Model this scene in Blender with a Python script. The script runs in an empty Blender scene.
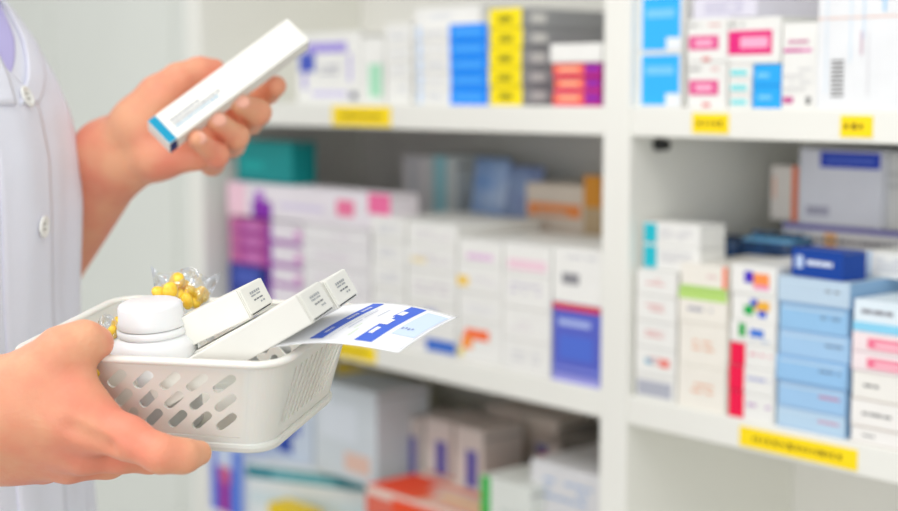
import bpy, bmesh, math, random
import numpy as np
from mathutils import Vector, Matrix
random.seed(7); rng = np.random.RandomState(5)
S = bpy.context.scene; COL = S.collection
# ------------------------------------------------------------------ camera
FPX = 1500.0; W, H = 898, 511
EYE = Vector((0, 0, 1.40))
PITCH = math.atan(164.5/1500); YAW = math.radians(40.7)
fh = Vector((-math.cos(YAW), math.sin(YAW), 0)); rt = Vector((fh.y, -fh.x, 0)); zz = Vector((0, 0, 1))
fw = fh*math.cos(PITCH) - zz*math.sin(PITCH); up = fh*math.sin(PITCH) + zz*math.cos(PITCH)
def ray(px, py): return fw*FPX + rt*(px-W/2) + up*(H/2-py)
def at(px, py, d): return EYE + ray(px, py)*(d/FPX)            # point at a depth along the view axis
def on_y(px, py, Y):                                             # point on a plane of constant y
    r = ray(px, py); return EYE + r*(Y/r.y)
def lat(l, d, z):                                                # lateral / horizontal depth / height
    p = rt*l + fh*d; return Vector((p.x, p.y, z))
cam = bpy.data.cameras.new('camera'); co = bpy.data.objects.new('camera', cam); COL.objects.link(co)
cam.sensor_width = 36; cam.lens = 36*FPX/W; cam.clip_start = .05
co.matrix_world = Matrix(((rt.x, up.x, -fw.x, EYE.x), (rt.y, up.y, -fw.y, EYE.y), (rt.z, up.z, -fw.z, EYE.z), (0, 0, 0, 1)))
cam.dof.use_dof = True; cam.dof.focus_distance = .825; cam.dof.aperture_fstop = (60.1/1000)/.0135
S.camera = co
# ------------------------------------------------------------------ materials
def lin(c):
    return tuple(((x/255)/12.92 if x/255 <= .04045 else ((x/255+.055)/1.055)**2.4) for x in c) + (1,)
MATS = {}
def mat(name, c, rough=.5, spec=.4, var=0, scale=30, bump=0, bscale=200, sss=0, trans=0, c2=None, coat=0):
    if name in MATS: return MATS[name]
    m = bpy.data.materials.new(name); m.use_nodes = True; nt = m.node_tree; b = nt.nodes['Principled BSDF']
    b.inputs['Base Color'].default_value = lin(c); b.inputs['Roughness'].default_value = rough
    b.inputs['Specular IOR Level'].default_value = spec
    tc = nt.nodes.new('ShaderNodeTexCoord')
    if var or c2:
        n = nt.nodes.new('ShaderNodeTexNoise'); n.inputs['Scale'].default_value = scale; n.inputs['Detail'].default_value = 4
        nt.links.new(tc.outputs['Object'], n.inputs['Vector'])
        mx = nt.nodes.new('ShaderNodeMix'); mx.data_type = 'RGBA'
        mr = nt.nodes.new('ShaderNodeMapRange'); mr.inputs[1].default_value = .35; mr.inputs[2].default_value = .65
        nt.links.new(n.outputs['Fac'], mr.inputs[0]); nt.links.new(mr.outputs[0], mx.inputs['Factor'])
        mx.inputs['A'].default_value = lin(c)
        mx.inputs['B'].default_value = lin(c2 if c2 else tuple(max(0, x*(1-var)) for x in c))
        nt.links.new(mx.outputs['Result'], b.inputs['Base Color'])
    if bump:
        n = nt.nodes.new('ShaderNodeTexNoise'); n.inputs['Scale'].default_value = bscale; n.inputs['Detail'].default_value = 3
        nt.links.new(tc.outputs['Object'], n.inputs['Vector'])
        bp = nt.nodes.new('ShaderNodeBump'); bp.inputs['Strength'].default_value = bump; bp.inputs['Distance'].default_value = .001
        nt.links.new(n.outputs['Fac'], bp.inputs['Height']); nt.links.new(bp.outputs[0], b.inputs['Normal'])
    if sss:
        b.inputs['Subsurface Weight'].default_value = sss; b.inputs['Subsurface Radius'].default_value = (1, .35, .2)
        b.inputs['Subsurface Scale'].default_value = .006
    if coat: b.inputs['Coat Weight'].default_value = coat
    if trans: b.inputs['Transmission Weight'].default_value = trans
    MATS[name] = m; return m
def ink(c): return mat('print_%d_%d_%d' % tuple(c), c, .55, .3)
def board(c): return mat('card_%d_%d_%d' % tuple(c), c, .5, .35, var=.025, scale=25)
# ------------------------------------------------------------------ object helpers
def tag(o, label=None, cat=None, group=None, kind=None):
    if label: o['label'] = label
    if cat: o['category'] = cat
    if group: o['group'] = group
    if kind: o['kind'] = kind
    return o
def empty(name, loc=(0, 0, 0), mw=None):
    o = bpy.data.objects.new(name, None); COL.objects.link(o); o.empty_display_size = .02
    if mw is not None: o.matrix_world = mw
    else: o.location = loc
    return o
def link(name, me, mats, parent=None, smooth=False):
    if not isinstance(mats, (list, tuple)): mats = [mats]
    for m in mats: me.materials.append(m)
    if smooth:
        for p in me.polygons: p.use_smooth = True
    o = bpy.data.objects.new(name, me); COL.objects.link(o)
    if parent: o.parent = parent
    return o
def bm_obj(name, bm, mats, parent=None, smooth=False):
    me = bpy.data.meshes.new(name); bm.to_mesh(me); bm.free(); return link(name, me, mats, parent, smooth)
def add_box(bm, x0, x1, y0, y1, z0, z1, bev=0, seg=2, mi=0, mw=None):
    vs = [bm.verts.new(Vector((x, y, z))) for x in (x0, x1) for y in (y0, y1) for z in (z0, z1)]
    F = [(0, 1, 3, 2), (4, 6, 7, 5), (0, 4, 5, 1), (2, 3, 7, 6), (0, 2, 6, 4), (1, 5, 7, 3)]
    fs = [bm.faces.new([vs[i] for i in f]) for f in F]
    for f in fs: f.material_index = mi
    if bev:
        es = list({e for f in fs for e in f.edges})
        r = bmesh.ops.bevel(bm, geom=es, offset=bev, segments=seg, affect='EDGES', profile=.5)
        for f in r['faces']: f.material_index = mi
    if mw is not None:
        vv = {v for f in bm.faces for v in f.verts}
        for v in vv: v.co = mw @ v.co
def quad(bm, pts, mi=0):
    f = bm.faces.new([bm.verts.new(Vector(p)) for p in pts]); f.material_index = mi; return f
def grid_mesh(name, P, closed_u=False):
    """P[i][j] points"""
    n, m = len(P), len(P[0]); vs = [tuple(p) for r in P for p in r]; fs = []
    for i in range(n if closed_u else n-1):
        for j in range(m-1):
            a = i*m+j; b = ((i+1) % n)*m+j; fs.append((a, b, b+1, a+1))
    me = bpy.data.meshes.new(name); me.from_pydata(vs, [], fs); me.update(); return me
def lathe(bm, prof, seg=48, mi=0):
    rings = []
    for r, z in prof:
        if r < 1e-6: rings.append([bm.verts.new((0, 0, z))])
        else: rings.append([bm.verts.new((r*math.cos(2*math.pi*k/seg), r*math.sin(2*math.pi*k/seg), z)) for k in range(seg)])
    for a, b in zip(rings, rings[1:]):
        for k in range(seg):
            k2 = (k+1) % seg
            if len(a) == 1 and len(b) == 1: continue
            if len(a) == 1: f = bm.faces.new((a[0], b[k2], b[k]))
            elif len(b) == 1: f = bm.faces.new((a[k], a[k2], b[0]))
            else: f = bm.faces.new((a[k], a[k2], b[k2], b[k]))
            f.material_index = mi
# ------------------------------------------------------------------ SDF modelling (one continuous skin)
class Field:
    def __init__(s, lo, hi, h):
        s.lo = np.array(lo, float); s.h = h
        s.n = np.ceil((np.array(hi)-s.lo)/h).astype(int)+1
        s.F = np.full(s.n, .03, np.float32)
    def sub(s, lo, hi):
        a = np.clip(np.floor((lo-s.lo)/s.h).astype(int), 0, s.n-1); b = np.clip(np.ceil((hi-s.lo)/s.h).astype(int)+1, 1, s.n)
        ax = [s.lo[i]+s.h*np.arange(a[i], b[i]) for i in range(3)]
        return (slice(a[0], b[0]), slice(a[1], b[1]), slice(a[2], b[2])), np.meshgrid(*ax, indexing='ij')
    def merge(s, sl, d, k):
        f = s.F[sl]; h = np.clip(.5+.5*(f-d)/k, 0, 1); s.F[sl] = f*(1-h)+d*h-k*h*(1-h)
    def cap(s, a, b, ra, rb, k=.008):
        a = np.array(a, float); b = np.array(b, float); m = max(ra, rb)+.03
        sl, (X, Y, Z) = s.sub(np.minimum(a, b)-m, np.maximum(a, b)+m)
        if min(X.shape) == 0: return
        d = b-a; L = max((d*d).sum(), 1e-12)
        t = np.clip(((X-a[0])*d[0]+(Y-a[1])*d[1]+(Z-a[2])*d[2])/L, 0, 1)
        r = np.sqrt((X-a[0]-t*d[0])**2+(Y-a[1]-t*d[1])**2+(Z-a[2]-t*d[2])**2)-(ra+(rb-ra)*t)
        s.merge(sl, r, k)
    def cut(s, a, b, r, k=.005):
        a = np.array(a, float); b = np.array(b, float); sl, (X, Y, Z) = s.sub(np.minimum(a, b)-r-.02, np.maximum(a, b)+r+.02)
        if min(X.shape) == 0: return
        d = b-a; L = max((d*d).sum(), 1e-12); t = np.clip(((X-a[0])*d[0]+(Y-a[1])*d[1]+(Z-a[2])*d[2])/L, 0, 1)
        q = r-np.sqrt((X-a[0]-t*d[0])**2+(Y-a[1]-t*d[1])**2+(Z-a[2]-t*d[2])**2); f = s.F[sl]
        h = np.clip(.5-.5*(q-f)/k, 0, 1); s.F[sl] = q*(1-h)+f*h+k*h*(1-h)
    def ell(s, c, ax, rr, k=.008):
        c = np.array(c, float); m = max(rr)+.03
        sl, (X, Y, Z) = s.sub(c-m, c+m)
        if min(X.shape) == 0: return
        q = 0
        for v, r in zip(ax, rr): q = q+(((X-c[0])*v[0]+(Y-c[1])*v[1]+(Z-c[2])*v[2])/r)**2
        s.merge(sl, (np.sqrt(q)-1)*min(rr), k)
    def chain(s, pts, rad, k=.004):
        for i in range(len(pts)-1): s.cap(pts[i], pts[i+1], rad[i], rad[i+1], k)
    def mesh(s):
        F = s.F; ins = F < 0; n = np.array(F.shape)
        c = n-1; acc = np.zeros((c[0], c[1], c[2], 3), np.float32); cnt = np.zeros(tuple(c), np.float32)
        def sh(o): return tuple(slice(o[i], o[i]+c[i]) for i in range(3))
        for ax in range(3):
            for p in (0, 1):
                for q in (0, 1):
                    o = [0, 0, 0]; oth = [i for i in range(3) if i != ax]; o[oth[0]] = p; o[oth[1]] = q
                    o2 = list(o); o2[ax] = 1
                    A = F[sh(o)]; B = F[sh(o2)]; m = (A < 0) != (B < 0)
                    t = np.where(m, A/(A-B+1e-12), 0)
                    for i in range(3):
                        acc[..., i] += np.where(m, (t if i == ax else o[i]), 0)
                    cnt += m
        act = cnt > 0; idx = -np.ones(tuple(c), np.int64); ii = np.argwhere(act); idx[act] = np.arange(len(ii))
        V = (ii+acc[act]/cnt[act][:, None])*s.h+s.lo
        Q = []
        for ax in range(3):
            o = [i for i in range(3) if i != ax]
            a = [slice(1, -1)]*3; a[ax] = slice(0, -1); b = list(a); b[ax] = slice(1, None)
            A = ins[tuple(a)]; B = ins[tuple(b)]; m = A != B; e = np.argwhere(m); flip = A[m]
            e = e+np.array([0 if i == ax else 1 for i in range(3)])
            def cell(d0, d1):
                q = e.copy(); q[:, o[0]] += d0; q[:, o[1]] += d1
                q = np.minimum(q, c-1)
                return idx[q[:, 0], q[:, 1], q[:, 2]]
            q = np.stack([cell(-1, -1), cell(0, -1), cell(0, 0), cell(-1, 0)], 1)
            if ax == 1: flip = ~flip
            q[~flip] = q[~flip][:, ::-1]; Q.append(q)
        Q = np.concatenate(Q); Q = Q[(Q >= 0).all(1)]
        return V, Q
# ================================================================== SETTING
F0 = .99; D = .25; ZT = 1.386; ZM = 1.127; ZL = .868; ZU = 1.66; TH = .026
WH = mat('white_laminate', (236, 236, 229), .45, .35, var=.015, scale=3)
XL0 = on_y(190, 255, F0).x; XL1 = on_y(204, 255, F0).x
XD0 = on_y(602, 255, F0).x; XD1 = on_y(629, 255, F0).x
XR0 = XD1+.70; XR1 = XR0+.036
def struct(name, boxes, m):
    bm = bmesh.new()
    for b in boxes: add_box(bm, *b)
    o = bm_obj(name, bm, m); tag(o, kind='structure'); return o
struct('floor', [(-4, 1.6, -1.6, 1.5, -.05, 0)], mat('floor_tile', (196, 192, 184), .35, .4, var=.05, scale=4))
wm = mat('wall_paint', (224, 226, 220), .7, .2, var=.03, scale=1.5)
struct('wall_back', [(-4, 1.6, F0+D+.012, 1.5, 0, 2.7)], wm)
struct('wall_left', [(-4.1, -4, -1.6, 1.5, 0, 2.7)], wm)
# tall pale partition panels beside the shelving
pm = mat('panel_laminate', (230, 233, 227), .5, .3, var=.02, scale=2)
x = XL0-.012
for i, wd in enumerate((.12, .30, .42, .42, .42)):
    bm = bmesh.new(); add_box(bm, x-wd+.006, x, F0+D-.02, F0+D+.012, .02, 2.6, bev=.004)
    o = bm_obj('trim_%d' % (i+1), bm, pm); tag(o, kind='structure'); x -= wd
# shelving
unit = empty('shelving_unit', (XD0, F0+D/2, 0))
tag(unit, 'white built-in shelving with a central divider, filled with medicine cartons', 'shelving')
def upart(name, b, parent=None, bev=.0015, m=None):
    bm = bmesh.new(); add_box(bm, *b, bev=bev)
    for v in bm.verts: v.co -= Vector(unit.location)
    return bm_obj(name, bm, m or WH, parent or unit)
upart('side_panel', (XL0, XL1, F0, F0+D, 0, 2.1)); upart('side_panel', (XR0, XR1, F0, F0+D, 0, 2.1))
upart('divider_panel', (XD0, XD1, F0-.001, F0+D, 0, 2.1))
upart('back_panel', (XL0, XR1, F0+D, F0+D+.01, 0, 2.1), m=mat('back_laminate', (232, 231, 226), .6, .2, var=.02, scale=3))
YEL = (253, 222, 22)
def sticker(px0, px1, py, hpx, shelf, zt, off, n=7):
    a = on_y(px0, py, F0); b = on_y(px1, py, F0); sc = (b-a).length; h = hpx
    bm = bmesh.new(); c = Vector(unit.location)
    zc = zt-TH/2+off
    add_box(bm, a.x-c.x, b.x-c.x, F0-.0012-c.y, F0-.0001-c.y, zc-h/2, zc+h/2)
    q = (b.x-a.x)
    if n:
        k = a.x+q*.12
        while k < b.x-q*.12:
            wd = random.uniform(.002, .006)
            if k+wd > b.x-q*.1: break
            hh = random.uniform(.08, .16)*h
            quad(bm, [(k-c.x, F0-.0014-c.y, zc-hh), (k+wd-c.x, F0-.0014-c.y, zc-hh), (k+wd-c.x, F0-.0014-c.y, zc+hh), (k-c.x, F0-.0014-c.y, zc+hh)], 1)
            k += wd+random.uniform(.0012, .003)
    o = bm_obj('price_label', bm, [ink(YEL), ink((150, 120, 20))], shelf); o['label'] = 'yellow shelf-edge label with small dark writing'
for (xa, xb, side) in ((XL1, XD0, 0), (XD1, XR0, 1)):
    for zt in (ZU+.1, ZT, ZM, ZL, .55, .25, 2.1):
        s = upart('shelf', (xa, xb, F0, F0+D, zt-TH, zt))
        if zt == ZT and side == 0: sticker(333, 391, 112, .021, s, zt, 0)
        if zt == ZT and side == 1: sticker(693, 729, 122, .0165, s, zt, 0); sticker(841, 873, 127, .0165, s, zt, 0)
        if zt == ZM and side == 1: sticker(740, 858, 448, .0165, s, zt, -.001)
        if zt == ZM and side == 0: sticker(330, 376, 352, .018, s, zt, 0)
bm = bmesh.new(); bmesh.ops.create_cone(bm, cap_ends=True, segments=16, radius1=.006, radius2=.005, depth=.012, matrix=Matrix.Translation(Vector((XD1+.006, F0+.035, ZT-TH-.008))-unit.location) @ Matrix.Rotation(math.pi/2, 4, 'Y'))
bm_obj('shelf_pin', bm, mat('black_plastic', (40, 40, 40), .4), unit)
# ================================================================== CARTONS ON THE SHELVES
WHT = (238, 238, 234); DK = (110, 110, 118)
def T(u, v, w, h, c=DK, rows=2, dens=.8):
    """lines of small print"""
    out = []
    for r in range(rows):
        y = v+h*(1-(r+.75)/rows); hh = h/rows*.42; x = u
        while x < u+w:
            l = random.uniform(.04, .12)*w*2
            if random.random() < dens: out.append((x, y, min(x+l, u+w), y+hh, c))
            x += l+.03*w
    return out
def mk(bm, marks, mats, fn):
    for k, (a, b, c, d, col) in enumerate(marks):
        m = ink(col)
        if m not in mats: mats.append(m)
        quad(bm, [fn(a, b, k), fn(c, b, k), fn(c, d, k), fn(a, d, k)], mats.index(m))
def carton(name, label, group, X0, X1, z0, z1, y0, dep, base=WHT, marks=(), end=(), cat='box', yaw=0, flap=True, top=()):
    bm = bmesh.new(); w = X1-X0; h = z1-z0-.0003; mats = [board(base)]
    add_box(bm, -w/2, w/2, 0, dep, 0, h, bev=.0006, seg=1)
    mk(bm, marks, mats, lambda u, v, k: (-w/2+u*w, -.0003-.00003*k, v*h))
    mk(bm, end, mats, lambda u, v, k: (w/2+.0003+.00003*k, u*dep, v*h))
    mk(bm, top, mats, lambda u, v, k: (-w/2+u*w, v*dep, h+.0004+.00003*k))
    if flap:   # tuck-flap seam on the end and the fold line on top
        m = ink((150, 150, 148))
        if m not in mats: mats.append(m)
        i = mats.index(m)
        quad(bm, [(w/2+.0002, .0015, h*.93), (w/2+.0002, dep*.97, h*.93), (w/2+.0002, dep*.97, h*.945), (w/2+.0002, .0015, h*.945)], i)
        quad(bm, [(-w/2+.001, .004, h+.0002), (w/2-.001, .004, h+.0002), (w/2-.001, .0046, h+.0002), (-w/2+.001, .0046, h+.0002)], i)
    o = bm_obj(name, bm, mats); o.location = ((X0+X1)/2, y0, z0); o.rotation_euler.z = yaw
    tag(o, label, cat, group); return o
ORD = {1: ['only'], 2: ['lower', 'upper'], 3: ['bottom', 'middle', 'top'],
       4: ['bottom', 'second from bottom', 'third from bottom', 'top'],
       5: ['bottom', 'second from bottom', 'middle', 'second from top', 'top'],
       6: ['bottom', 'second from bottom', 'third from bottom', 'third from top', 'second from top', 'top']}
def stack(px0, px1, ys, z0, sb, dep, what, group=None, base=WHT, marks=None, end=None, name='medicine_carton', jit=.0012, pyb=None):
    """ys: top edges (pixels, left corner) from the bottom carton up; what: description for the label with {} for the position"""
    Y = F0+sb; z = z0; n = len(ys); X0 = on_y(px0, ys[-1], Y).x; X1 = on_y(px1, ys[-1], Y).x
    for i, yt in enumerate(ys):
        z1 = on_y(px0, yt, Y).z
        m = marks(i) if callable(marks) else (marks or ()); e = end(i) if callable(end) else (end or ())
        b = base(i) if callable(base) else base
        w = what(i) if callable(what) else what.format(ORD[n][i])
        j = random.uniform(-jit, jit) if n > 1 else 0
        carton(name, w, group, X0+abs(j), X1+min(0, j), z, z1, Y+abs(j), dep, b, m, e, yaw=0)
        z = z1
    return X0, X1, z
# ---- top shelf, left bay
PUR = (120, 90, 190); CY = (40, 178, 245); PK = (232, 60, 130); TEAL = (30, 188, 205)
def arc(cx, cy, rx, ry, a0, a1, c, n=10, w=.05):
    o = []
    for k in range(n):
        a = math.radians(a0+(a1-a0)*k/(n-1)); o.append((cx+rx*math.cos(a)-w/2, cy+ry*math.sin(a)-w/2, cx+rx*math.cos(a)+w/2, cy+ry*math.sin(a)+w/2, c))
    return o
stack(296, 360, [34], ZT, .03, .12, 'wide white carton with purple arcs and a blue spot, leftmost on the top left shelf',
      marks=[(.18, .72, .8, .86, (165, 150, 225)), (.05, .45, .3, .72, (70, 90, 190)), (.1, .2, .17, .45, (180, 170, 225)), (.25, .1, .8, .17, (205, 198, 235)), (.82, .3, .87, .7, (190, 180, 230)), (.85, .06, .95, .16, (90, 90, 120))]+T(.38, .4, .35, .16, (170, 170, 185)))
stack(361, 384, [38], ZT, .03, .12, 'narrow white carton with a pale green block beside the purple-arc carton', marks=[(.35, .1, .9, .6, (168, 222, 190))])
stack(385, 411, [78, 62, 46, 24], ZT, .02, .13, '{} white carton of the plain stack left of the white and blue stack', 'plain white cartons on the top left shelf',
      marks=lambda i: T(.2, .3, .6, .4, (200, 205, 215)))
stack(413, 488, [88, 73, 58, 42, 26], ZT, .012, .10, 'white carton with a bright blue right half, {} of the blue stack', 'white and blue cartons on the top left shelf',
      marks=lambda i: [(.5, 0, 1, 1, (20, 140, 250)), (.55, .3, .92, .7, (70, 165, 250)), (.05, .05, .12, .95, (205, 222, 245))]+T(.18, .3, .25, .4, (205, 210, 220)))
stack(414, 480, [9], on_y(413, 26, F0+.012).z, .02, .10, 'thin white carton lying on top of the blue stack', marks=T(.1, .3, .5, .4, (215, 220, 230)))
stack(489, 522, [86, 68, 48, 29, 9], ZT, .008, .20, 'silver-grey carton with a yellow front, {} of the yellow stack', 'yellow-fronted grey cartons on the top left shelf', base=(168, 170, 172),
      marks=lambda i: [(0, 0, 1, 1, (250, 228, 10)), (.28, .3, .7, .62, (150, 140, 20)), (0, 0, 1, .04, (190, 170, 20))],
      end=lambda i: [(.06, .25, .16, .75, (225, 225, 220)), (.0, .0, 1, .08, (120, 122, 126)), (.2, .5, .95, .58, (140, 142, 146))])
X0, X1, z = stack(553, 601, [91, 77, 63], ZT, .004, .14, 'orange and purple carton, {} of the small stack beside the divider', 'orange and purple cartons beside the divider', base=(178, 40, 150),
      marks=lambda i: [(.0, .12, .66, .95, (246, 105, 90)), (.12, .4, .55, .7, (255, 185, 150)), (.0, 0, 1, .14, (205, 30, 110)), (.72, .3, .95, .8, (150, 40, 170))])
stack(550, 602, [44], z, .002, .15, 'thick white carton lying on the orange and purple cartons')
# ---- top shelf, right bay
stack(632, 683, [53, -4], ZT, .008, .11, '{} white carton with a sky-blue front block beside the divider on the top right shelf', 'white and sky-blue cartons on the top right shelf',
      marks=lambda i: [(.22, .04, .96, .96, (50, 178, 250)), (.3, .6, .85, .75, (120, 200, 250)), (.7, .04, .96, .25, (235, 240, 245))])
X0, X1, z = stack(687, 727, [62, 19], ZT, .004, .10, '{} white carton with a pink name band, right of the sky-blue cartons', 'white cartons with a pink band on the top right shelf',
      marks=lambda i: [(.05, .28, .8, .6, (226, 70, 140)), (.2, .38, .65, .5, (250, 190, 215)), (.4, .02, .6, .1, (225, 130, 130))]+T(.05, .8, .3, .1, (110, 110, 110), 1)+T(.55, .8, .3, .1, (220, 150, 150), 1))
stack(693, 757, [-2], z, .01, .09, 'pale lilac-grey carton lying on the pink-band cartons', base=(222, 220, 232), marks=T(.2, .2, .6, .6, (195, 192, 215), 3))
X0, X1, z = stack(728, 752, [94, 79, 64], ZT, .004, .09, '{} small white carton with a turquoise bar under the wide pink-band carton', 'small cartons with turquoise bars',
      marks=lambda i: [(.1, .25, .8, .6, (110, 220, 225))])
stack(753.5, 781, [64], ZT, .004, .09, 'bright blue upright carton under the wide pink-band carton', base=(40, 172, 245), marks=[(0, .5, 1, .54, (20, 140, 225)), (.15, .7, .6, .8, (120, 205, 250)), (.2, .2, .7, .3, (120, 205, 250))])
stack(728, 781, [18], z, .004, .10, 'wide white carton with a bright pink rounded name band, on the turquoise-bar cartons',
      marks=[(.02, .2, .85, .72, (228, 40, 125)), (.25, .34, .78, .58, (250, 175, 205))]+T(.02, .8, .3, .12, (110, 110, 110), 1))
stack(783, 818, [23], ZT, .004, .10, 'upright white carton with a thin magenta line, left of the tall light carton',
      marks=[(.05, .66, .55, .7, (205, 40, 150)), (.55, .66, .85, .7, (225, 130, 185)), (.05, .06, .35, .14, (200, 90, 150)), (.72, .05, .85, .14, (120, 120, 120))]+T(.05, .74, .7, .09, (200, 120, 160), 1)+T(.08, .2, .8, .3, (215, 215, 215), 4))
bars = [(.16, .08+k*.028, .3, .095+k*.028, (130, 130, 130)) for k in range(9)]
stack(820, 915, [-45], ZT, .003, .16, 'tall off-white carton with a barcode and light blue lines, right on the top shelf', base=(236, 238, 240),
      marks=bars+[(.0, .585, 1, .592, (235, 190, 170)), (.1, .1, .108, .95, (205, 228, 245)), (.36, .3, .368, 1, (195, 225, 245)), (.5, .45, .508, 1, (170, 215, 245)), (.7, .62, .73, 1, (170, 215, 245)), (.66, .7, .76, .73, (130, 195, 240)), (.47, .35, .5, .5, (215, 195, 205)), (.55, .1, .565, .5, (225, 225, 228))])
stack(828, 900, [-55], ZT, .165, .07, 'dark blue carton at the back of the top right shelf behind the tall light carton', base=(40, 70, 160)) if False else None
# ---- middle shelf, right bay
AZ = ZM
def tiny(i): return [(.0, .0, 1, .03, (205, 205, 200))]+T(.25, .4, .45, .3, (225, 150, 150), 2)
X0, X1, z = stack(636, 677, [372, 345, 319, 293, 268], AZ, .006, .10, '{} white carton with faint pink print in the stack against the divider', 'white cartons stacked against the divider',
      marks=lambda i: ([(.05, .1, .9, .75, (175, 178, 190))] if i == 0 else tiny(i)+([(.62, .35, .85, .65, (240, 130, 120)), (.25, .4, .45, .6, (150, 190, 210))] if i == 1 else [])))
stack(642, 700, [243, 221], z, .012, .035, '{} long white carton with a turquoise block on top of the stack against the divider', 'long white cartons with a turquoise block',
      marks=lambda i: [(.03, .06, .26, .95, TEAL)]+T(.32, .3, .55, .5, (205, 205, 210), 3))
X0, X1, z = stack(679, 728, [363, 320, 289, 262], AZ, .004, .10, '{} cream-white carton in the second stack from the divider', 'cream-white cartons in the second stack',
      base=(240, 236, 226), marks=lambda i: ([(0, .75, 1, 1, (185, 222, 120))]+T(.2, .3, .5, .3, (170, 170, 185), 1) if i == 2 else
        [(.9, .1, 1, 1, (245, 140, 110)), (0, .0, 1, .2, (175, 215, 110))]+T(.3, .5, .5, .2, (225, 190, 190), 1) if i == 3 else T(.3, .35, .45, .3, (235, 180, 150), 2)))
RED = (240, 20, 75)
def cm(i):
    if i < 3: return [(0, 0, .34, 1, RED), (0, 0, .34, .06, (200, 10, 60))]+T(.42, .45, .5, .3, ((190, 150, 200), (170, 175, 215), (230, 170, 180))[i], 1)
    if i == 3: return [(.45, .35, .75, .7, (60, 120, 215)), (.2, .3, .35, .9, (40, 170, 80))]+T(.4, .1, .5, .2, (170, 190, 220), 1)
    if i == 4: return [(.28, .25, .5, .6, (20, 170, 80)), (.5, .45, .85, .8, (240, 180, 60)), (.42, .6, .58, .85, (40, 80, 200)), (.6, .2, .78, .45, (40, 90, 210))]
    return [(.3, .4, .5, .8, (70, 40, 190)), (.5, .35, .85, .75, (250, 150, 80)), (.5, .2, .85, .35, (240, 150, 190))]
X0, X1, z = stack(731, 777, [390, 364, 341, 319, 292, 263], AZ, .003, .10,
      lambda i: ('bright red and white carton, {} of the three red-ended ones'.format(ORD[3][i]) if i < 3 else 'white carton with a coloured checker mark, {} above the red-ended ones'.format(ORD[3][i-3])),
      'cartons of the third stack with red ends and coloured marks', marks=cm)
LB = (178, 210, 235)
lbs = [(186, 214, 236), (160, 200, 236), (150, 196, 236), (164, 202, 236), (150, 196, 234), (190, 212, 230)]
cs = [(215, 130, 160), (215, 120, 150), (110, 130, 160), (110, 130, 160), (110, 130, 160), (130, 140, 150)]
X0, X1, zD = stack(777, 850, [405, 379, 354, 328, 301, 275], AZ, .001, .075, '{} pale blue carton in the tall light blue stack', 'pale blue cartons in the light blue stack',
      base=lambda i: lbs[i], marks=lambda i: [(0, .0, 1, .04, (130, 165, 205)), (.05, .8, .95, .86, (205, 225, 240))]+T(.62, .5, .3, .22, cs[i], 1), end=lambda i: [(0, 0, 1, 1, (140, 178, 214))], jit=.0025)
NB = (10, 70, 165)
Y = F0+.006; a = on_y(789, 252, Y); b = on_y(826, 252, Y)
o = carton('medicine_carton', 'dark royal-blue carton with white writing on top of the light blue stack', None, a.x, b.x+.018, zD, zD+.023, Y, .028, (8, 66, 158),
      [(.1, .3, .24, .75, (190, 210, 240))]+T(.32, .35, .5, .4, (225, 235, 250), 1, 1), (), yaw=-.12)
stack(862, 912, [250], zD, .05, .05, 'white carton with faint blue lines behind the dark blue carton', marks=[(.12, 0, .2, 1, (190, 215, 240))]+T(.3, .2, .6, .6, (190, 195, 205), 4))
eb = [(242, 240, 236), (242, 240, 236), (240, 238, 232), (244, 230, 232), (244, 228, 230), (225, 238, 246)]
def em(i):
    if i < 3: return T(.15, .4, .7, .25, (130, 130, 130), 1)+[(0, 0, 1, .05, (200, 190, 180))]
    if i in (3, 4): return [(.2, .2, 1, .72, (240, 120, 150)), (.3, .35, .9, .5, (250, 215, 225)), (0, 0, 1, .05, (210, 190, 195))]
    return [(0, 0, 1, .3, (140, 210, 240))]+T(.1, .5, .6, .3, (130, 130, 140), 1)
stack(853, 935, [425, 398, 369, 350, 330, 298], AZ, -.004+.006, .09,
      lambda i: '{} carton in the right-edge stack, {}'.format(ORD[6][i].capitalize(), ('white with grey writing', 'white with grey writing', 'white with grey writing', 'pink-banded', 'pink-banded', 'white with a light blue base')[i]),
      'cartons in the right-edge stack', base=lambda i: eb[i], marks=em)
# things behind on that shelf
stack(740, 775, [300, 262], AZ, .12, .09, '{} white carton hidden behind the coloured-mark stack', 'white cartons at the back of the right bay')
def ellip(bm, c, r, seg=20):
    bmesh.ops.create_uvsphere(bm, u_segments=seg, v_segments=12, radius=1, matrix=Matrix.Translation(c) @ Matrix.Diagonal((*r, 1)))
stack(700, 782, [262], AZ, .11, .008, 'white upright panel carton behind the second stack') if False else None
X0, X1, z = stack(783, 905, [251], AZ, .13, .11, 'wide white carton low at the back of the right bay', marks=T(.1, .85, .8, .08, (190, 190, 190), 1))
X0, X1, z = stack(783, 905, [222], z, .135, .10, 'wide white carton with a violet top line under the large pale carton', base=(226, 224, 224),
      marks=[(0, .82, 1, 1, (120, 115, 185)), (.36, .2, .46, .75, (240, 180, 110))]+T(.14, .3, .5, .4, (130, 125, 130), 1, 1)+T(.65, .3, .3, .4, (130, 125, 130), 1, 1))
stack(800, 883, [148], z, .14, .08, 'large pale carton with a royal blue name block, back of right bay', base=(222, 224, 234),
      marks=[(.26, .76, .98, .97, (30, 60, 185)), (.32, .82, .92, .9, (80, 105, 205)), (.1, .12, .38, .24, (170, 170, 190))])
stack(771, 799, [165], z, .15, .06, 'narrow upright carton with an orange right stripe at the back of the right bay', base=(228, 222, 216), marks=[(.78, 0, .98, 1, (240, 120, 75)), (.1, .4, .2, .8, (240, 190, 170))])
stack(884, 940, [152], z, .15, .08, 'pale grey carton at the far right back of the right bay', base=(214, 214, 212), marks=T(.1, .5, .6, .3, (190, 190, 190), 2))
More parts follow.
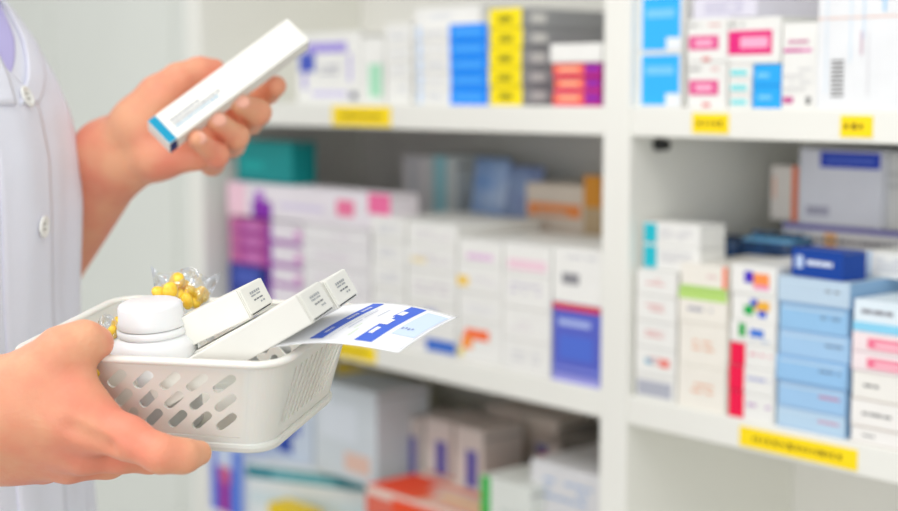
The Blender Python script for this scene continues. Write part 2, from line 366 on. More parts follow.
# blue wrapped packs lying at the back on two cartons
zb = on_y(712, 262, F0+.11).z
for k, (pa, pb, yt, sb, lb, c) in enumerate(((708, 736, 240, .10, 'dark navy bottle-cap pack behind the second stack', (40, 70, 110)), (738, 790, 236, .10, 'blue film-wrapped pack with a light blue top behind the coloured-mark stack', (50, 130, 190)))):
    a = on_y(pa, yt, F0+sb); b = on_y(pb, yt, F0+sb); zt = a.z
    bm = bmesh.new(); add_box(bm, a.x, b.x, F0+sb, F0+sb+.06, AZ+.118, zt, bev=.006, seg=3)
    for q in range(4 if k else 3):
        xq = a.x+(b.x-a.x)*(q+.5)/(4 if k else 3); r = (b.x-a.x)/(9 if k else 7)
        bmesh.ops.create_cone(bm, cap_ends=True, segments=20, radius1=r, radius2=r*.9, depth=.004, matrix=Matrix.Translation((xq, F0+sb+.02, zt+.002)))
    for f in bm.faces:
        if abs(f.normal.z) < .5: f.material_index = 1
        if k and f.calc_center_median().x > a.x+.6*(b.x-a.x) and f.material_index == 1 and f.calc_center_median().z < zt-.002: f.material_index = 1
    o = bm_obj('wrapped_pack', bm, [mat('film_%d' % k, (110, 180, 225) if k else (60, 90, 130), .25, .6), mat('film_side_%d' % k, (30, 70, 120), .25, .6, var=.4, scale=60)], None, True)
    tag(o, lb, 'pack')
    carton('medicine_carton', 'plain white carton under the %s' % ('light blue film pack' if k else 'navy pack'), None, a.x, b.x, AZ, AZ+.1175, F0+sb+.005, .055)
# ---- middle shelf, left bay
XLW = on_y(228, 250, F0+.03).x
pz = lambda px, py, sb: on_y(px, py, F0+sb).z
X0, X1, z = stack(229, 262, [262], AZ, .02, .12, 'dark blue carton at the bottom left of the middle shelf', base=(40, 60, 150), marks=[(.2, .6, .9, .9, (70, 90, 180))])
stack(229, 266, [246, 231, 216], z, .02, .12, '{} magenta-violet carton above the dark blue carton at the left side panel', 'magenta-violet cartons at the left side panel',
      base=(176, 70, 150), marks=lambda i: [(.0, 0, .25, 1, (196, 110, 160)), (.4, .25, .85, .75, (200, 120, 185)), (0, 0, 1, .08, (120, 40, 140))])
X0, X1, z = stack(267, 301, [284, 265, 243, 220], AZ, .02, .12, '{} white carton with a violet edge, right of the magenta-violet cartons', 'white cartons with violet edges',
      base=(232, 226, 232), marks=lambda i: [(0, 0, 1, .22, (160, 80, 170)), (0, 0, .12, 1, (150, 80, 180)), (.8, .3, 1, .7, (215, 150, 205))])
X0, X1, zb = stack(302, 370, [285, 263, 241, 222], AZ, .02, .12, '{} off-white carton of the wide stack under the long pink-ended carton', 'off-white cartons under the long carton',
      base=(233, 231, 232), marks=lambda i: T(.2, .35, .5, .3, (215, 200, 215), 2)+[(.0, 0, 1, .05, (205, 200, 205))])
xa = on_y(229, 200, F0+.02).x; xb = on_y(392, 200, F0+.02).x; ztop = on_y(229, 181, F0+.02).z; zlo = max(z, zb, pz(229, 216, .02))
carton('medicine_carton', 'long white carton with a pink end and a purple flag mark, under the teal carton', None, xa, xb, zlo, ztop, F0+.018, .04, (234, 228, 234),
   [(0, .0, .13, 1, (240, 200, 215)), (.17, .0, .3, .5, (135, 40, 170)), (.19, .5, .25, .8, (170, 90, 200)), (.7, .3, .8, .75, (235, 120, 160)), (.88, .45, 1, 1, (235, 110, 160)), (.35, .35, .62, .5, (215, 205, 230))])
xb = on_y(292, 160, F0+.03).x; zt2 = on_y(229, 139, F0+.03).z
carton('medicine_carton', 'teal carton lying on top of the long white carton at the left', None, xa+.003, xb, ztop, zt2, F0+.03, .035, (0, 140, 140), [(0, 0, 1, .06, (0, 110, 115)), (.1, .3, .5, .5, (20, 160, 158))])
stack(371, 405, [314, 286, 262, 238, 216], AZ, .012, .12, '{} white carton with faint grey print, left column of the tall white pair', 'white cartons in the tall pair of columns',
      marks=lambda i: T(.2, .3, .6, .4, (205, 205, 215), 2)+[(0, 0, 1, .04, (210, 208, 205))])
def m2(i):
    base = T(.15, .3, .7, .4, (212, 205, 212), 2)+[(0, 0, 1, .04, (212, 210, 206))]
    if i == 0: base += [(.4, .1, 1, .6, (60, 110, 200))]
    if i == 1: base += [(.35, .3, .6, .8, (180, 185, 215))]
    if i == 3: base += [(.1, .3, .4, .5, (240, 225, 180))]
    return base
stack(406, 456, [324, 300, 268, 243, 221], AZ, .008, .12, '{} white carton, right column of the tall white pair, some with blue marks', 'white cartons in the tall pair of columns', marks=m2)
stack(457, 502, [318, 290, 262, 238], AZ, .006, .12, '{} white carton in the stack with the orange mark near the shelf middle', 'white cartons in the orange-mark stack',
      marks=lambda i: [[(.15, .55, .7, .8, (250, 110, 50)), (.08, .3, .32, .6, (250, 150, 60)), (.0, .1, .12, .3, (235, 215, 90))], T(.2, .3, .6, .3, (225, 225, 230), 2), [(.0, .2, .25, .55, (245, 205, 80))]+T(.4, .3, .5, .3, (222, 218, 225), 2), [(.2, .2, .8, .45, (228, 195, 225))]][i]+[(0, 0, 1, .03, (212, 210, 206))])
stack(503, 551, [337, 305, 272, 242], AZ, .004, .12, '{} white carton with pale pink print, left of the blue-violet carton', 'white cartons left of the blue-violet carton',
      marks=lambda i: [T(.2, .3, .6, .4, (215, 215, 218), 2), T(.2, .3, .6, .3, (225, 218, 222), 2), T(.15, .4, .7, .4, (205, 200, 215), 2), [(.1, .15, .9, .5, (240, 208, 220))]][i]+[(0, 0, 1, .03, (212, 210, 206))])
X0, X1, z = stack(553, 601, [301], AZ, .003, .11, 'blue-violet upright carton with a red top band beside the divider', base=(88, 100, 200),
      marks=[(0, .92, 1, 1, (215, 60, 80)), (.12, .72, .8, .8, (170, 185, 235)), (0, .0, 1, .1, (160, 160, 225)), (0, .16, 1, .2, (130, 140, 220)), (.15, .3, .85, .6, (80, 110, 210))])
stack(553, 602, [246], z, .003, .11, 'white carton with a small grey mark on top of the blue-violet carton', marks=[(.2, .35, .55, .55, (140, 140, 145))]+T(.3, .8, .6, .1, (200, 200, 205), 1))
# back row, left bay middle shelf
zt = pz(400, 216, .135)
def rear(px0, px1, yt, sb, dep, lb, base, marks):
    a = on_y(px0, yt, F0+sb); b = on_y(px1, yt, F0+sb)
    return carton('medicine_carton', lb, None, a.x, b.x, AZ, a.z, F0+sb, dep, base, marks)
rear(402, 428, 155, .15, .08, 'tall grey-white carton at the back behind the tall white pair', (222, 218, 220), [(.3, .0, .6, 1, (200, 200, 205))])
rear(429, 456, 155, .15, .08, 'tall carton with a pale turquoise stripe at the back of the left bay', (205, 212, 212), [(.2, .0, .65, 1, (150, 205, 215))])
rear(526, 584, 182, .145, .08, 'tall cream carton with an orange band at the back of the left bay', (226, 214, 200), [(.05, .80, .95, .88, (245, 150, 80))]+T(.2, .8, .6, .05, (205, 200, 190), 1))
rear(584, 602, 175, .14, .08, 'tall ochre carton beside the divider at the back of the left bay', (200, 176, 140), [(0, .82, 1, 1, (222, 150, 50))])
# blue pouch standing at the back
def pouch(px0, px1, yt, sb, label, c, c2, name='pouch'):
    a = on_y(px0, yt, F0+sb); b = on_y(px1, yt, F0+sb); w = b.x-a.x; h = a.z-AZ
    P = []
    n, m = 28, 20
    for i in range(n):
        t = 2*math.pi*i/n; r = []
        for j in range(m):
            v = j/(m-1); th = .03*math.sin(math.pi*min(1, max(.02, 1-v*.98)))**.5*(1-v)**.35+.0006
            r.append((math.copysign(abs(math.cos(t))**.6, math.cos(t))*w/2*(1-.08*math.sin(math.pi*v)), math.sin(t)*th+.003*math.sin(9*t+7*v), v*h))
        P.append(r)
    me = grid_mesh(name, P, True); bm = bmesh.new(); bm.from_mesh(me)
    bmesh.ops.holes_fill(bm, edges=[e for e in bm.edges if e.is_boundary]); bm.to_mesh(me); bm.free()
    o = link(name, me, mat('pouch_film_'+label[:6], c, .25, .6, c2=c2, scale=28), None, True); o.location = ((a.x+b.x)/2, F0+sb+.03, AZ)
    tag(o, label, 'pouch')
pouch(457, 491, 158, .14, 'pale blue crumpled film pouch at the back of the left bay', (185, 208, 240), (110, 155, 220))
pouch(491, 524, 166, .14, 'dusky blue crumpled film pouch right of the pale blue pouch', (125, 140, 190), (150, 175, 215))
# ---- bottom shelf, left bay
bz = ZL
def low(px0, px1, yt, sb, dep, lb, base, marks=(), end=(), z0=None, name='medicine_carton', yaw=0, top=()):
    a = on_y(px0, yt, F0+sb); b = on_y(px1, yt, F0+sb)
    carton(name, lb, None, a.x, b.x, bz if z0 is None else z0, a.z, F0+sb, dep, base, marks, end, yaw=yaw, top=top); return a.z
low(206, 242, 432, .006, .08, 'white and blue carton with a purple mark at the left of the bottom shelf', (200, 212, 235),
    [(0, .0, .28, .9, (90, 120, 220)), (.72, .0, 1, .9, (95, 130, 220)), (.28, .0, .42, .6, (60, 90, 210)), (.58, .0, .72, .6, (60, 90, 210)), (.38, .0, .62, .4, (170, 40, 140)), (.36, .4, .66, .62, (205, 90, 130))])
zq = low(268, 376, 452, .055, .08, 'wide pale carton with a dark teal band low on the bottom shelf', (222, 228, 230), yaw=.42, marks=[(.02, .72, .98, .92, (30, 130, 145)), (.05, .3, .9, .5, (205, 220, 225)), (.2, .76, .6, .86, (120, 185, 195))])
low(272, 312, 388, .05, .07, 'pale blue carton with a navy block standing on the teal-band carton', (200, 212, 228), [(.1, .1, .5, .9, (45, 75, 165)), (.5, .4, .7, .8, (90, 110, 190))], z0=zq)
low(314, 376, 378, .05, .08, 'pale grey-blue carton standing on the teal-band carton', (208, 216, 222), [(.5, .1, .9, .3, (225, 190, 175)), (.1, .4, .7, .8, (215, 222, 230))], z0=zq)
low(337, 385, 362, .14, .08, 'tall carton with a mustard top at the back of the bottom shelf', (190, 186, 160), [(0, .9, 1, 1, (225, 190, 20)), (0, .3, .8, .8, (205, 205, 200))])
for k, (pa, pb, yt) in enumerate(((394, 422, 412), (425, 452, 416), (455, 483, 424))):
    low(pa, pb, yt, .10-.01*k, .06, '%s of the three upright white cartons with an indigo block on the bottom shelf' % ('left', 'middle', 'right')[k], (206, 198, 192), [(.4, .55, .8, .85, (95, 90, 165)), (.05, .2, .3, .8, (216, 210, 204))])
low(372, 396, 400, .12, .06, 'olive green carton behind the teal-band carton', (150, 150, 90))
low(268, 302, 502, .0, .03, 'yellow carton at the front of the bottom shelf', (240, 205, 20))
zo = low(366, 479, 484, .0, .10, 'wide carton striped in orange, white and red at the front of the bottom shelf', (236, 214, 202),
    [(.25, .0, .7, .95, (240, 80, 40)), (.0, .3, .25, .9, (225, 110, 90)), (.75, .7, 1, .8, (250, 180, 80)), (.75, .3, 1, .5, (245, 130, 90))],
    top=[(0, 0, .3, .7, (240, 75, 35)), (.3, 0, .45, .4, (240, 90, 50)), (.3, .55, 1, .68, (240, 150, 120)), (.45, .05, 1, .12, (245, 140, 90)), (.5, .25, 1, .36, (250, 190, 110)), (0, .85, 1, .92, (225, 120, 100))])
# the striped carton's printed lid
a = on_y(300, 470, F0+.05); b = on_y(470, 470, F0+.05)
low(306, 478, 474, .045, .09, 'wide cream-white carton behind the orange striped carton', (228, 214, 204), [(.4, .6, .95, .8, (225, 130, 110)), (.5, .3, .95, .5, (210, 225, 240))], z0=None) if False else None
low(481, 530, 474, .01, .10, 'white carton with a green left edge on the bottom shelf', (222, 226, 220), [(0, 0, .2, 1, (60, 180, 80)), (.4, .5, .8, .8, (205, 212, 205))])
low(531, 600, 458, .03, .10, 'white carton with pale blue print beside the divider on the bottom shelf', (218, 218, 220), T(.2, .78, .7, .15, (165, 185, 215), 3))
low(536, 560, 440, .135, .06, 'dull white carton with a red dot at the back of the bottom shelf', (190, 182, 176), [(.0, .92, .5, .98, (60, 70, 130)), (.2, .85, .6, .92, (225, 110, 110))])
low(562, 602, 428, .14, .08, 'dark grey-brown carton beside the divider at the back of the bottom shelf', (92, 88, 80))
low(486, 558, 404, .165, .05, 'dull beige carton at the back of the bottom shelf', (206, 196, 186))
# ================================================================== BASKET
def camv(x, y, z): return (rt*x + up*y - fw*z)
b_ = camv(481, 365, -1500).normalized()
NL = at(3, 354, .80); NR = at(291, 366, .752)
a_ = (NR-NL); a_ = (a_-b_*a_.dot(b_)).normalized(); n_ = a_.cross(b_).normalized()
HU, HV, BH = .0805, .0615, .0525
O = NL + a_*HU + b_*HV - n_*BH
BM = Matrix(((a_.x, b_.x, n_.x, O.x), (a_.y, b_.y, n_.y, O.y), (a_.z, b_.z, n_.z, O.z), (0, 0, 0, 1))); BI = BM.inverted()
def bl(px, py, v=None, w=None):
    """a view ray cut by a basket plane v=const or w=const, in basket coordinates"""
    o = BI @ EYE; d = BI.to_3x3() @ ray(px, py)
    t = (v-o.y)/d.y if v is not None else (w-o.z)/d.z
    return o+d*t
basket = empty('basket', mw=BM); tag(basket, 'white plastic basket with slanted slots, held in the lower hand', 'basket')
PL = mat('white_plastic', (228, 226, 219), .35, .5, var=.01, scale=20, sss=.15)
r0, r1 = .011, .013
def half(w):   # wall half sizes and corner radius at height w
    t = w/BH; return .0605+(.0760-.0605)*t, .0450+(.0570-.0450)*t, r0+(r1-r0)*t
TW = .0016
def wallmap(side, x, y, z):   # x along the wall -1..1 (fraction), y height, z outward
    hu, hv, r = half(y)
    if side == 0: return (x*(hu-r), -hv-z, y)
    if side == 1: return (hu+z, x*(hv-r), y)
    if side == 2: return (-x*(hu-r), hv+z, y)
    return (-hu-z, -x*(hv-r), y)
def panel2d(Lx, y0, y1, holes, zc, th):
    cu = bpy.data.curves.new('tmp', 'CURVE'); cu.dimensions = '2D'; cu.fill_mode = 'BOTH'; cu.extrude = th/2
    def sp(pts):
        s = cu.splines.new('POLY'); s.points.add(len(pts)-1)
        for p, q in zip(s.points, pts): p.co = (q[0], q[1], 0, 1)
        s.use_cyclic_u = True
    sp([(-Lx, y0), (Lx, y0), (Lx, y1), (-Lx, y1)])
    for h in holes: sp(h)
    o = bpy.data.objects.new('tmp', cu); COL.objects.link(o); bpy.context.view_layer.update()
    me = bpy.data.meshes.new_from_object(o.evaluated_get(bpy.context.evaluated_depsgraph_get()))
    bpy.data.objects.remove(o); me.transform(Matrix.Translation((0, 0, zc))); return me
def pill(cx, cy, L, w, ang):
    out = []; c, s = math.cos(ang), math.sin(ang)
    for sgn in (1, -1):
        for k in range(7):
            t = (-math.pi/2+math.pi*k/6)+(0 if sgn > 0 else math.pi)
            x = sgn*(L-w)/2+math.cos(t)*w/2; y = math.sin(t)*w/2
            out.append((cx+x*c-y*s, cy+x*s+y*c))
    return out
bmB = bmesh.new()
def add_panel(me, side, Lx):
    n0 = len(bmB.verts); bmB.from_mesh(me); bmB.verts.ensure_lookup_table()
    for v in list(bmB.verts)[n0:]:
        v.co = Vector(wallmap(side, v.co.x/Lx, v.co.y, v.co.z))
Ln = .053; Ls = .040
for side in (0, 2):
    hs = []
    for r in range(3):
        for c in range(7):
            cx = -.0425+.0138*c; cy = .0400-.0112*r
            hs.append(pill(cx+.0005*r, cy, .0142, .0050, math.radians(42)))
    add_panel(panel2d(Ln, .003, BH, hs, TW/2, TW), side, Ln)
    fr = [[(-.0505, .0085), (.0500, .0085), (.0500, .0475), (-.0505, .0475)]]
    add_panel(panel2d(Ln, .003, BH, fr, TW+.0006, .0012), side, Ln)
for side in (1, 3):
    hs = [pill(-.034+.0068*c, .0270, .034, .0030, math.radians(66)) for c in range(11)]
    add_panel(panel2d(Ls, .003, BH, hs, TW/2, TW), side, Ls)
# corners
cc = [(1, -1, -90), (1, 1, 0), (-1, 1, 90), (-1, -1, 180)]
for sx, sy, a0 in cc:
    ro, ri = [], []
    N, M = 10, 5
    for off, st in ((TW, ro), (0, ri)):
        for i in range(N+1):
            a = math.radians(a0+90*i/N); row = []
            for j in range(M+1):
                w = .003+(BH-.003)*j/M; hu, hv, r = half(w)
                e = off+(.0012*abs(math.sin(a))**2 if off else 0); row.append(bmB.verts.new((sx*(hu-r)+math.cos(a)*(r+e), sy*(hv-r)+math.sin(a)*(r+e), w)))
            st.append(row)
    for st in (ro, ri):
        for i in range(N):
            for j in range(M): bmB.faces.new((st[i][j], st[i+1][j], st[i+1][j+1], st[i][j+1]))
def ring_pts(hu, hv, r, w, n=8):
    out = []
    for sx, sy, a0 in cc:
        for i in range(n+1):
            a = math.radians(a0+90*i/n); out.append((sx*(hu-r)+math.cos(a)*r, sy*(hv-r)+math.sin(a)*r, w))
    return out
def sweep(bm, prof, rad=r1):   # prof: (offset outward, height) closed loop; around a rounded rectangle
    rings = []
    for off, w, (hu, hv, r) in prof: rings.append([bm.verts.new(p) for p in ring_pts(hu+off, hv+off, r+off, w)])
    n = len(rings[0])
    for k in range(len(rings)):
        A, B = rings[k], rings[(k+1) % len(rings)]
        for i in range(n): bm.faces.new((A[i], A[(i+1) % n], B[(i+1) % n], B[i]))
# base: floor with a slightly proud foot band
def disc(bm, off, w):
    hu, hv, r = half(.003); f = bm.faces.new([bm.verts.new(p) for p in ring_pts(hu+off, hv+off, r+off, w)]); return f
h3 = half(.003)
sweep(bmB, [(TW-.0005, -.0006, h3), (TW+.0012, .0004, h3), (TW+.0024, .0028, h3), (TW+.0024, .0046, h3), (TW+.0014, .0054, h3), (-.0005, .0054, h3), (-.0005, .0, h3)])
disc(bmB, TW-.0004, -.0004); disc(bmB, 0, .0020)
bmesh.ops.recalc_face_normals(bmB, faces=bmB.faces)
body = bm_obj('basket_body', bmB, PL, basket)
bmR = bmesh.new(); ht = half(BH); pr = []
for k in range(14):
    a = 2*math.pi*k/14; pr.append((.0024+.0030*math.cos(a), BH-.0006+.0021*math.sin(a), ht))
sweep(bmR, pr); bmesh.ops.recalc_face_normals(bmR, faces=bmR.faces)
bm_obj('rim', bmR, PL, basket, True)
# ---- things in the basket are their own objects, set in world space
def place(o, loc, e1=(1, 0, 0), e2=(0, 1, 0)):
    e1 = Vector(e1).normalized(); e2 = Vector(e2); e2 = (e2-e1*e2.dot(e1)).normalized(); e3 = e1.cross(e2)
    L = Matrix(((e1.x, e2.x, e3.x, loc[0]), (e1.y, e2.y, e3.y, loc[1]), (e1.z, e2.z, e3.z, loc[2]), (0, 0, 0, 1)))
    o.matrix_world = BM @ L
WC = mat('white_coated_board', (236, 235, 228), .4, .4, var=.012, scale=30)
def leaning(label, v0, TL, dirpx, T_, W_, Lmax, marks=True):
    p = bl(*TL, v=v0); q = bl(*dirpx, v=v0); e1 = Vector((p.x-q.x, 0, p.z-q.z)).normalized(); dn = Vector((e1.z, 0, -e1.x))
    # lowest corner keeps above the basket floor
    L = Lmax; low_ = p.z+dn.z*T_-e1.z*L
    if low_ < .0025: L -= (.0025-low_)/e1.z
    o = p-e1*L+dn*T_           # bottom front corner at the inner end
    root = empty('medicine_carton'); place(root, (o.x, v0, o.z), e1, (0, 1, 0))
    tag(root, label, 'box', 'white cartons leaning in the basket')
    bm = bmesh.new(); add_box(bm, 0, L-.0004, 0, W_, 0, T_, bev=.0006, seg=2); bm_obj('carton_body', bm, WC, root)
    bm = bmesh.new(); add_box(bm, L-.0003, L+.0004, .0008, W_-.0004, .0014, T_-.0004, bev=.0002, seg=1)
    mats = [WC, ink((60, 62, 66)), ink((165, 168, 172)), ink((120, 122, 128))]
    def fn(u, v): return (L+.00055, u*W_, v*T_)
    quad(bm, [fn(.04, .045), fn(.86, .045), fn(.86, .085), fn(.04, .085)], 1)
    for (u0, v0_, u1, v1, mi) in ((.30, .66, .36, .74, 2), (.38, .66, .46, .74, 2), (.48, .66, .56, .74, 2), (.58, .66, .64, .74, 2), (.66, .66, .72, .74, 2), (.3, .57, .5, .62, 2), (.53, .57, .7, .62, 2),
                                  (.34, .42, .44, .47, 3), (.46, .42, .56, .47, 3), (.58, .42, .72, .47, 3), (.56, .28, .63, .34, 2), (.66, .28, .74, .34, 2)):
        quad(bm, [fn(u0, v0_), fn(u1, v0_), fn(u1, v1), fn(u0, v1)], mi)
    # fold crease round the front edge
    bm_obj('end_flap', bm, mats, root)
    bm = bmesh.new(); quad(bm, [(L-.0012, -.0002, 0), (L-.0008, -.0002, 0), (L-.0008, -.0002, T_), (L-.0012, -.0002, T_)]); bm_obj('fold_crease', bm, ink((196, 194, 184)), root)
    #    print('carton', label[:30], 'p', [round(x, 4) for x in p], 'e1', [round(x, 3) for x in e1], 'L', round(L, 3), 'low', round(low_, 4))
    return root
TT = .0165; WW = .0285
leaning('white carton leaning in front in the basket, just above the printed card', -.0475, (297.5, 294.5), (212, 345), TT, WW, .105)
leaning('white carton leaning behind, reaching furthest out over the basket rim', -.0475+WW+.001, (324, 281), (239, 327.5), TT, WW, .12)
leaning('white carton lying uppermost, its end just right of the white bottle', -.0475+WW+.0015, (238, 290), (193, 312), TT, WW, .075)
root = empty('medicine_carton'); place(root, (-.052, -.0440, .0030)); tag(root, 'thin flat white carton standing behind the slotted near wall, beside the bottle', 'box')
bm = bmesh.new(); add_box(bm, 0, .040, 0, .0013, 0, .040, bev=.0003, seg=1); bm_obj('carton_body', bm, WC, root)
bm = bmesh.new()
for q in range(5): quad(bm, [(.0075+.0014*q, -.0002, .0335), (.0085+.0014*q, -.0002, .0335), (.0085+.0014*q, -.0002, .0350), (.0075+.0014*q, -.0002, .0350)])
bm_obj('printed_text', bm, ink((70, 70, 75)), root)
# ---- printed card resting on the rim
wc = .0560
A, B, C, Dd = bl(254, 350, w=wc), bl(399, 349, w=wc), bl(458, 314, w=wc), bl(336, 306, w=wc)
NS, NT = 40, 16
def cardp(s, t, off=0):
    p = (A*(1-s)+B*s)*(1-t)+(Dd*(1-s)+C*s)*t
    return Vector((p.x, p.y, wc+.0042*math.sin(math.pi*min(1, s*1.02))*1.0+off-.0015*s*s+.0012*math.sin(math.pi*t)))
#print('card', A, B, C, Dd)
P = [[cardp(s/NS, t/NT) for t in range(NT+1)] for s in range(NS+1)]
me = grid_mesh('printed_card', P)
card = link('printed_card', me, [mat('card_stock', (246, 247, 250), .45, .4)], None, True); card.matrix_world = BM
so = card.modifiers.new('thick', 'SOLIDIFY'); so.thickness = .0005; so.offset = -1
tag(card, 'white printed card with blue stripes sticking out over the right rim of the basket', 'card')
bm = bmesh.new(); cmats = [ink((72, 108, 214)), ink((205, 222, 248)), ink((248, 249, 252)), ink((135, 150, 195)), ink((205, 210, 222)), ink((226, 236, 220))]
def cq(s0, s1, t0, t1, mi, off=.0002, n=6):
    for i in range(n):
        for j in range(3):
            a, b = s0+(s1-s0)*i/n, s0+(s1-s0)*(i+1)/n; c, d = t0+(t1-t0)*j/3, t0+(t1-t0)*(j+1)/3
            quad(bm, [cardp(a, c, off), cardp(b, c, off), cardp(b, d, off), cardp(a, d, off)], mi)
cq(.345, .435, .08, .95, 0); cq(.655, .775, .08, .95, 0); cq(.81, .97, .3, .9, 1)
for (s0, s1, t0, t1) in ((.375, .405, .2, .32), (.375, .405, .5, .66), (.375, .405, .7, .85)): 
    for q in range(5): cq(s0+.008, s1, t0+(t1-t0)*q/5, t0+(t1-t0)*(q+.6)/5, 2, .0003, 1)
for (s0, s1, t0, t1) in ((.675, .705, .24, .38), (.655, .712, .45, .58), (.665, .71, .70, .80), (.655, .68, .56, .64)): cq(s0, s1, t0, t1, 2, .0003, 3)
for (s0, s1, t0, t1, m) in ((.47, .475, .1, .8, 4), (.50, .51, .3, .5, 4), (.54, .55, .3, .42, 5), (.57, .585, .15, .3, 5), (.49, .50, .55, .75, 4), (.56, .57, .6, .8, 4), (.978, .983, .04, .96, 4)): cq(s0, s1, t0, t1, m, .00025, 1)
for q in range(4): cq(.825+.022*q, .837+.022*q, .42+.02*(q % 2), .46+.01*(q % 2), 3, .0004, 1)
cp = bm_obj('printed_design', bm, cmats, card)
# ---- bottle
bt = bl(155, 357, v=-.019); bx = bt.x
bottle = empty('pill_bottle'); place(bottle, (bx, -.019, .0022)); tag(bottle, 'white plastic pill bottle with a ribbed screw cap standing in the basket', 'bottle')
top = bl(155, 302, v=-.019).z
Rb = .0236; Rc = .0178; HB = top-.0022
yb = HB-.0182
bp = [(0, 0), (Rb-.002, 0), (Rb, .002), (Rb, yb-.007), (Rb-.0006, yb-.004), (Rb-.003, yb-.0012), (Rc+.001, yb), (Rc-.002, yb+.001), (Rc-.003, yb+.003), (Rc-.003, yb+.01), (0, yb+.01)]
PB = mat('bottle_plastic', (232, 233, 234), .3, .5, sss=.1); 
bm = bmesh.new(); lathe(bm, bp, 72); bm_obj('bottle_body', bm, PB, bottle, True)
bm = bmesh.new(); c0 = yb+.0006
lathe(bm, [(Rc-.0015, c0), (Rc+.0010, c0), (Rc+.0013, c0+.001), (Rc+.0013, c0+.0034), (Rc+.0002, c0+.0042)], 72)
bm_obj('tamper_ring', bm, PB, bottle, True)
bm = bmesh.new(); c1 = c0+.0046
lathe(bm, [(Rc-.003, c1), (Rc+.0006, c1), (Rc+.0010, c1+.0006), (Rc, c1+.0035), (Rc-.0004, HB-.0022), (Rc-.0010, HB-.0010), (Rc-.0020, HB-.0003), (Rc-.0035, HB), (0, HB+.0001)], 96)
bm_obj('cap', bm, PB, bottle, True)
# ---- yellow tablets and their clear bags
YT = mat('yellow_tablet', (253, 216, 72), .3, .5, c2=(244, 190, 40), scale=200, sss=.2)
def tablet(px, py, d, label, r=(.0052, .0044, .0034), ang=0):
    bm = bmesh.new(); bmesh.ops.create_uvsphere(bm, u_segments=20, v_segments=12, radius=1, matrix=Matrix.Diagonal((*r, 1)))
    o = bm_obj('tablet', bm, YT, None, True); o.location = at(px, py, d)
    o.rotation_euler = (ang*1.3+1.2, ang, ang*2); tag(o, label, 'tablet', 'yellow tablets in the clear bag behind the bottle'); return o
tb = [(177, 281, .868, 'yellow tablet at the top of the heap behind the bottle cap'), (184, 287, .872, 'yellow tablet just right of the topmost tablet'), (171, 292, .862, 'large yellow tablet below the topmost tablet'), (180, 296, .866, 'yellow tablet in the middle of the heap'),
      (160, 293, .866, 'yellow tablet at the left of the heap'), (190, 294, .868, 'yellow tablet right of the heap middle'), (198, 296, .870, 'yellow tablet at the right of the heap'), (193, 303, .866, 'amber tablet low on the right of the heap'), (203, 294, .872, 'rightmost yellow tablet of the heap'), (187, 301, .862, 'yellow tablet lowest behind the bottle cap')]
for i, (x, y, d, l) in enumerate(tb): tablet(x, y, d, l, ang=i*.9, r=(.0060, .0052, .0038) if i in (0, 2) else (.0052, .0044, .0034))
for i, (x, y, d, l) in enumerate([(118, 324, .825, 'yellow tablet at the left shoulder of the bottle'), (114, 334, .820, 'yellow tablet between the thumb and the bottle'), (119, 341, .822, 'lowest yellow tablet between thumb and bottle'), (93, 372, .800, 'yellow tablet seen through the slot beside the thumb')]):
    o = tablet(x, y, d, l, ang=i*1.1); o['group'] = 'yellow tablets by the thumb'
def film():
    m = bpy.data.materials.new('clear_film'); m.use_nodes = True; nt = m.node_tree; nt.nodes.clear()
    out = nt.nodes.new('ShaderNodeOutputMaterial'); mx = nt.nodes.new('ShaderNodeMixShader'); tr = nt.nodes.new('ShaderNodeBsdfTransparent'); gl = nt.nodes.new('ShaderNodeBsdfGlossy')
    gl.inputs['Roughness'].default_value = .12; gl.inputs['Color'].default_value = (.9, .92, .95, 1); tr.inputs['Color'].default_value = (.93, .94, .95, 1)
    lw = nt.nodes.new('ShaderNodeLayerWeight'); lw.inputs['Blend'].default_value = .35
    mr = nt.nodes.new('ShaderNodeMapRange'); mr.inputs[3].default_value = .08; mr.inputs[4].default_value = .75
    nt.links.new(lw.outputs['Facing'], mr.inputs[0]); nt.links.new(mr.outputs[0], mx.inputs[0]); nt.links.new(tr.outputs[0], mx.inputs[1]); nt.links.new(gl.outputs[0], mx.inputs[2]); nt.links.new(mx.outputs[0], out.inputs[0]); return m
FILM = film()
def bag(c4, d, label, seed):
    """crumpled clear bag; c4: bottom-left, bottom-right, top-right, top-left pixels"""
    r = np.random.RandomState(seed); n, m = 26, 22; P = []
    ph = r.rand(6)*6
    for face in (-1, 1):
        Q = []
        for i in range(n+1):
            s = i/n; row = []
            for j in range(m+1):
                t = j/m; e = math.sin(math.pi*s)**.6*(1-t)**.4 if t < 1 else 0
                px = (c4[0][0]*(1-s)+c4[1][0]*s)*(1-t)+(c4[3][0]*(1-s)+c4[2][0]*s)*t
                py = (c4[0][1]*(1-s)+c4[1][1]*s)*(1-t)+(c4[3][1]*(1-s)+c4[2][1]*s)*t
                z = d+face*.008*e+.003*t*math.sin(14*s+ph[0]+5*t)+.0015*math.sin(31*s+ph[1]-9*t)+.0012*math.sin(17*t+ph[2]+8*s)
                row.append(at(px+3*math.sin(9*s+ph[3])*t, py+4*t*math.sin(11*s+ph[4]), z))
            Q.append(row)
        P.append(Q)
    vs, fs = [], []
    for Q in P:
        b0 = len(vs); vs += [tuple(p) for r_ in Q for p in r_]
        for i in range(n):
            for j in range(m): a = b0+i*(m+1)+j; fs.append((a, a+m+1, a+m+2, a+1))
    me = bpy.data.meshes.new('clear_bag'); me.from_pydata(vs, [], fs); me.update()
    o = link('clear_bag', me, FILM, None, True); tag(o, label, 'bag')
bag([(160, 318), (200, 320), (224, 274), (150, 268)], .868, 'crumpled clear plastic bag of yellow tablets behind the bottle', 3)
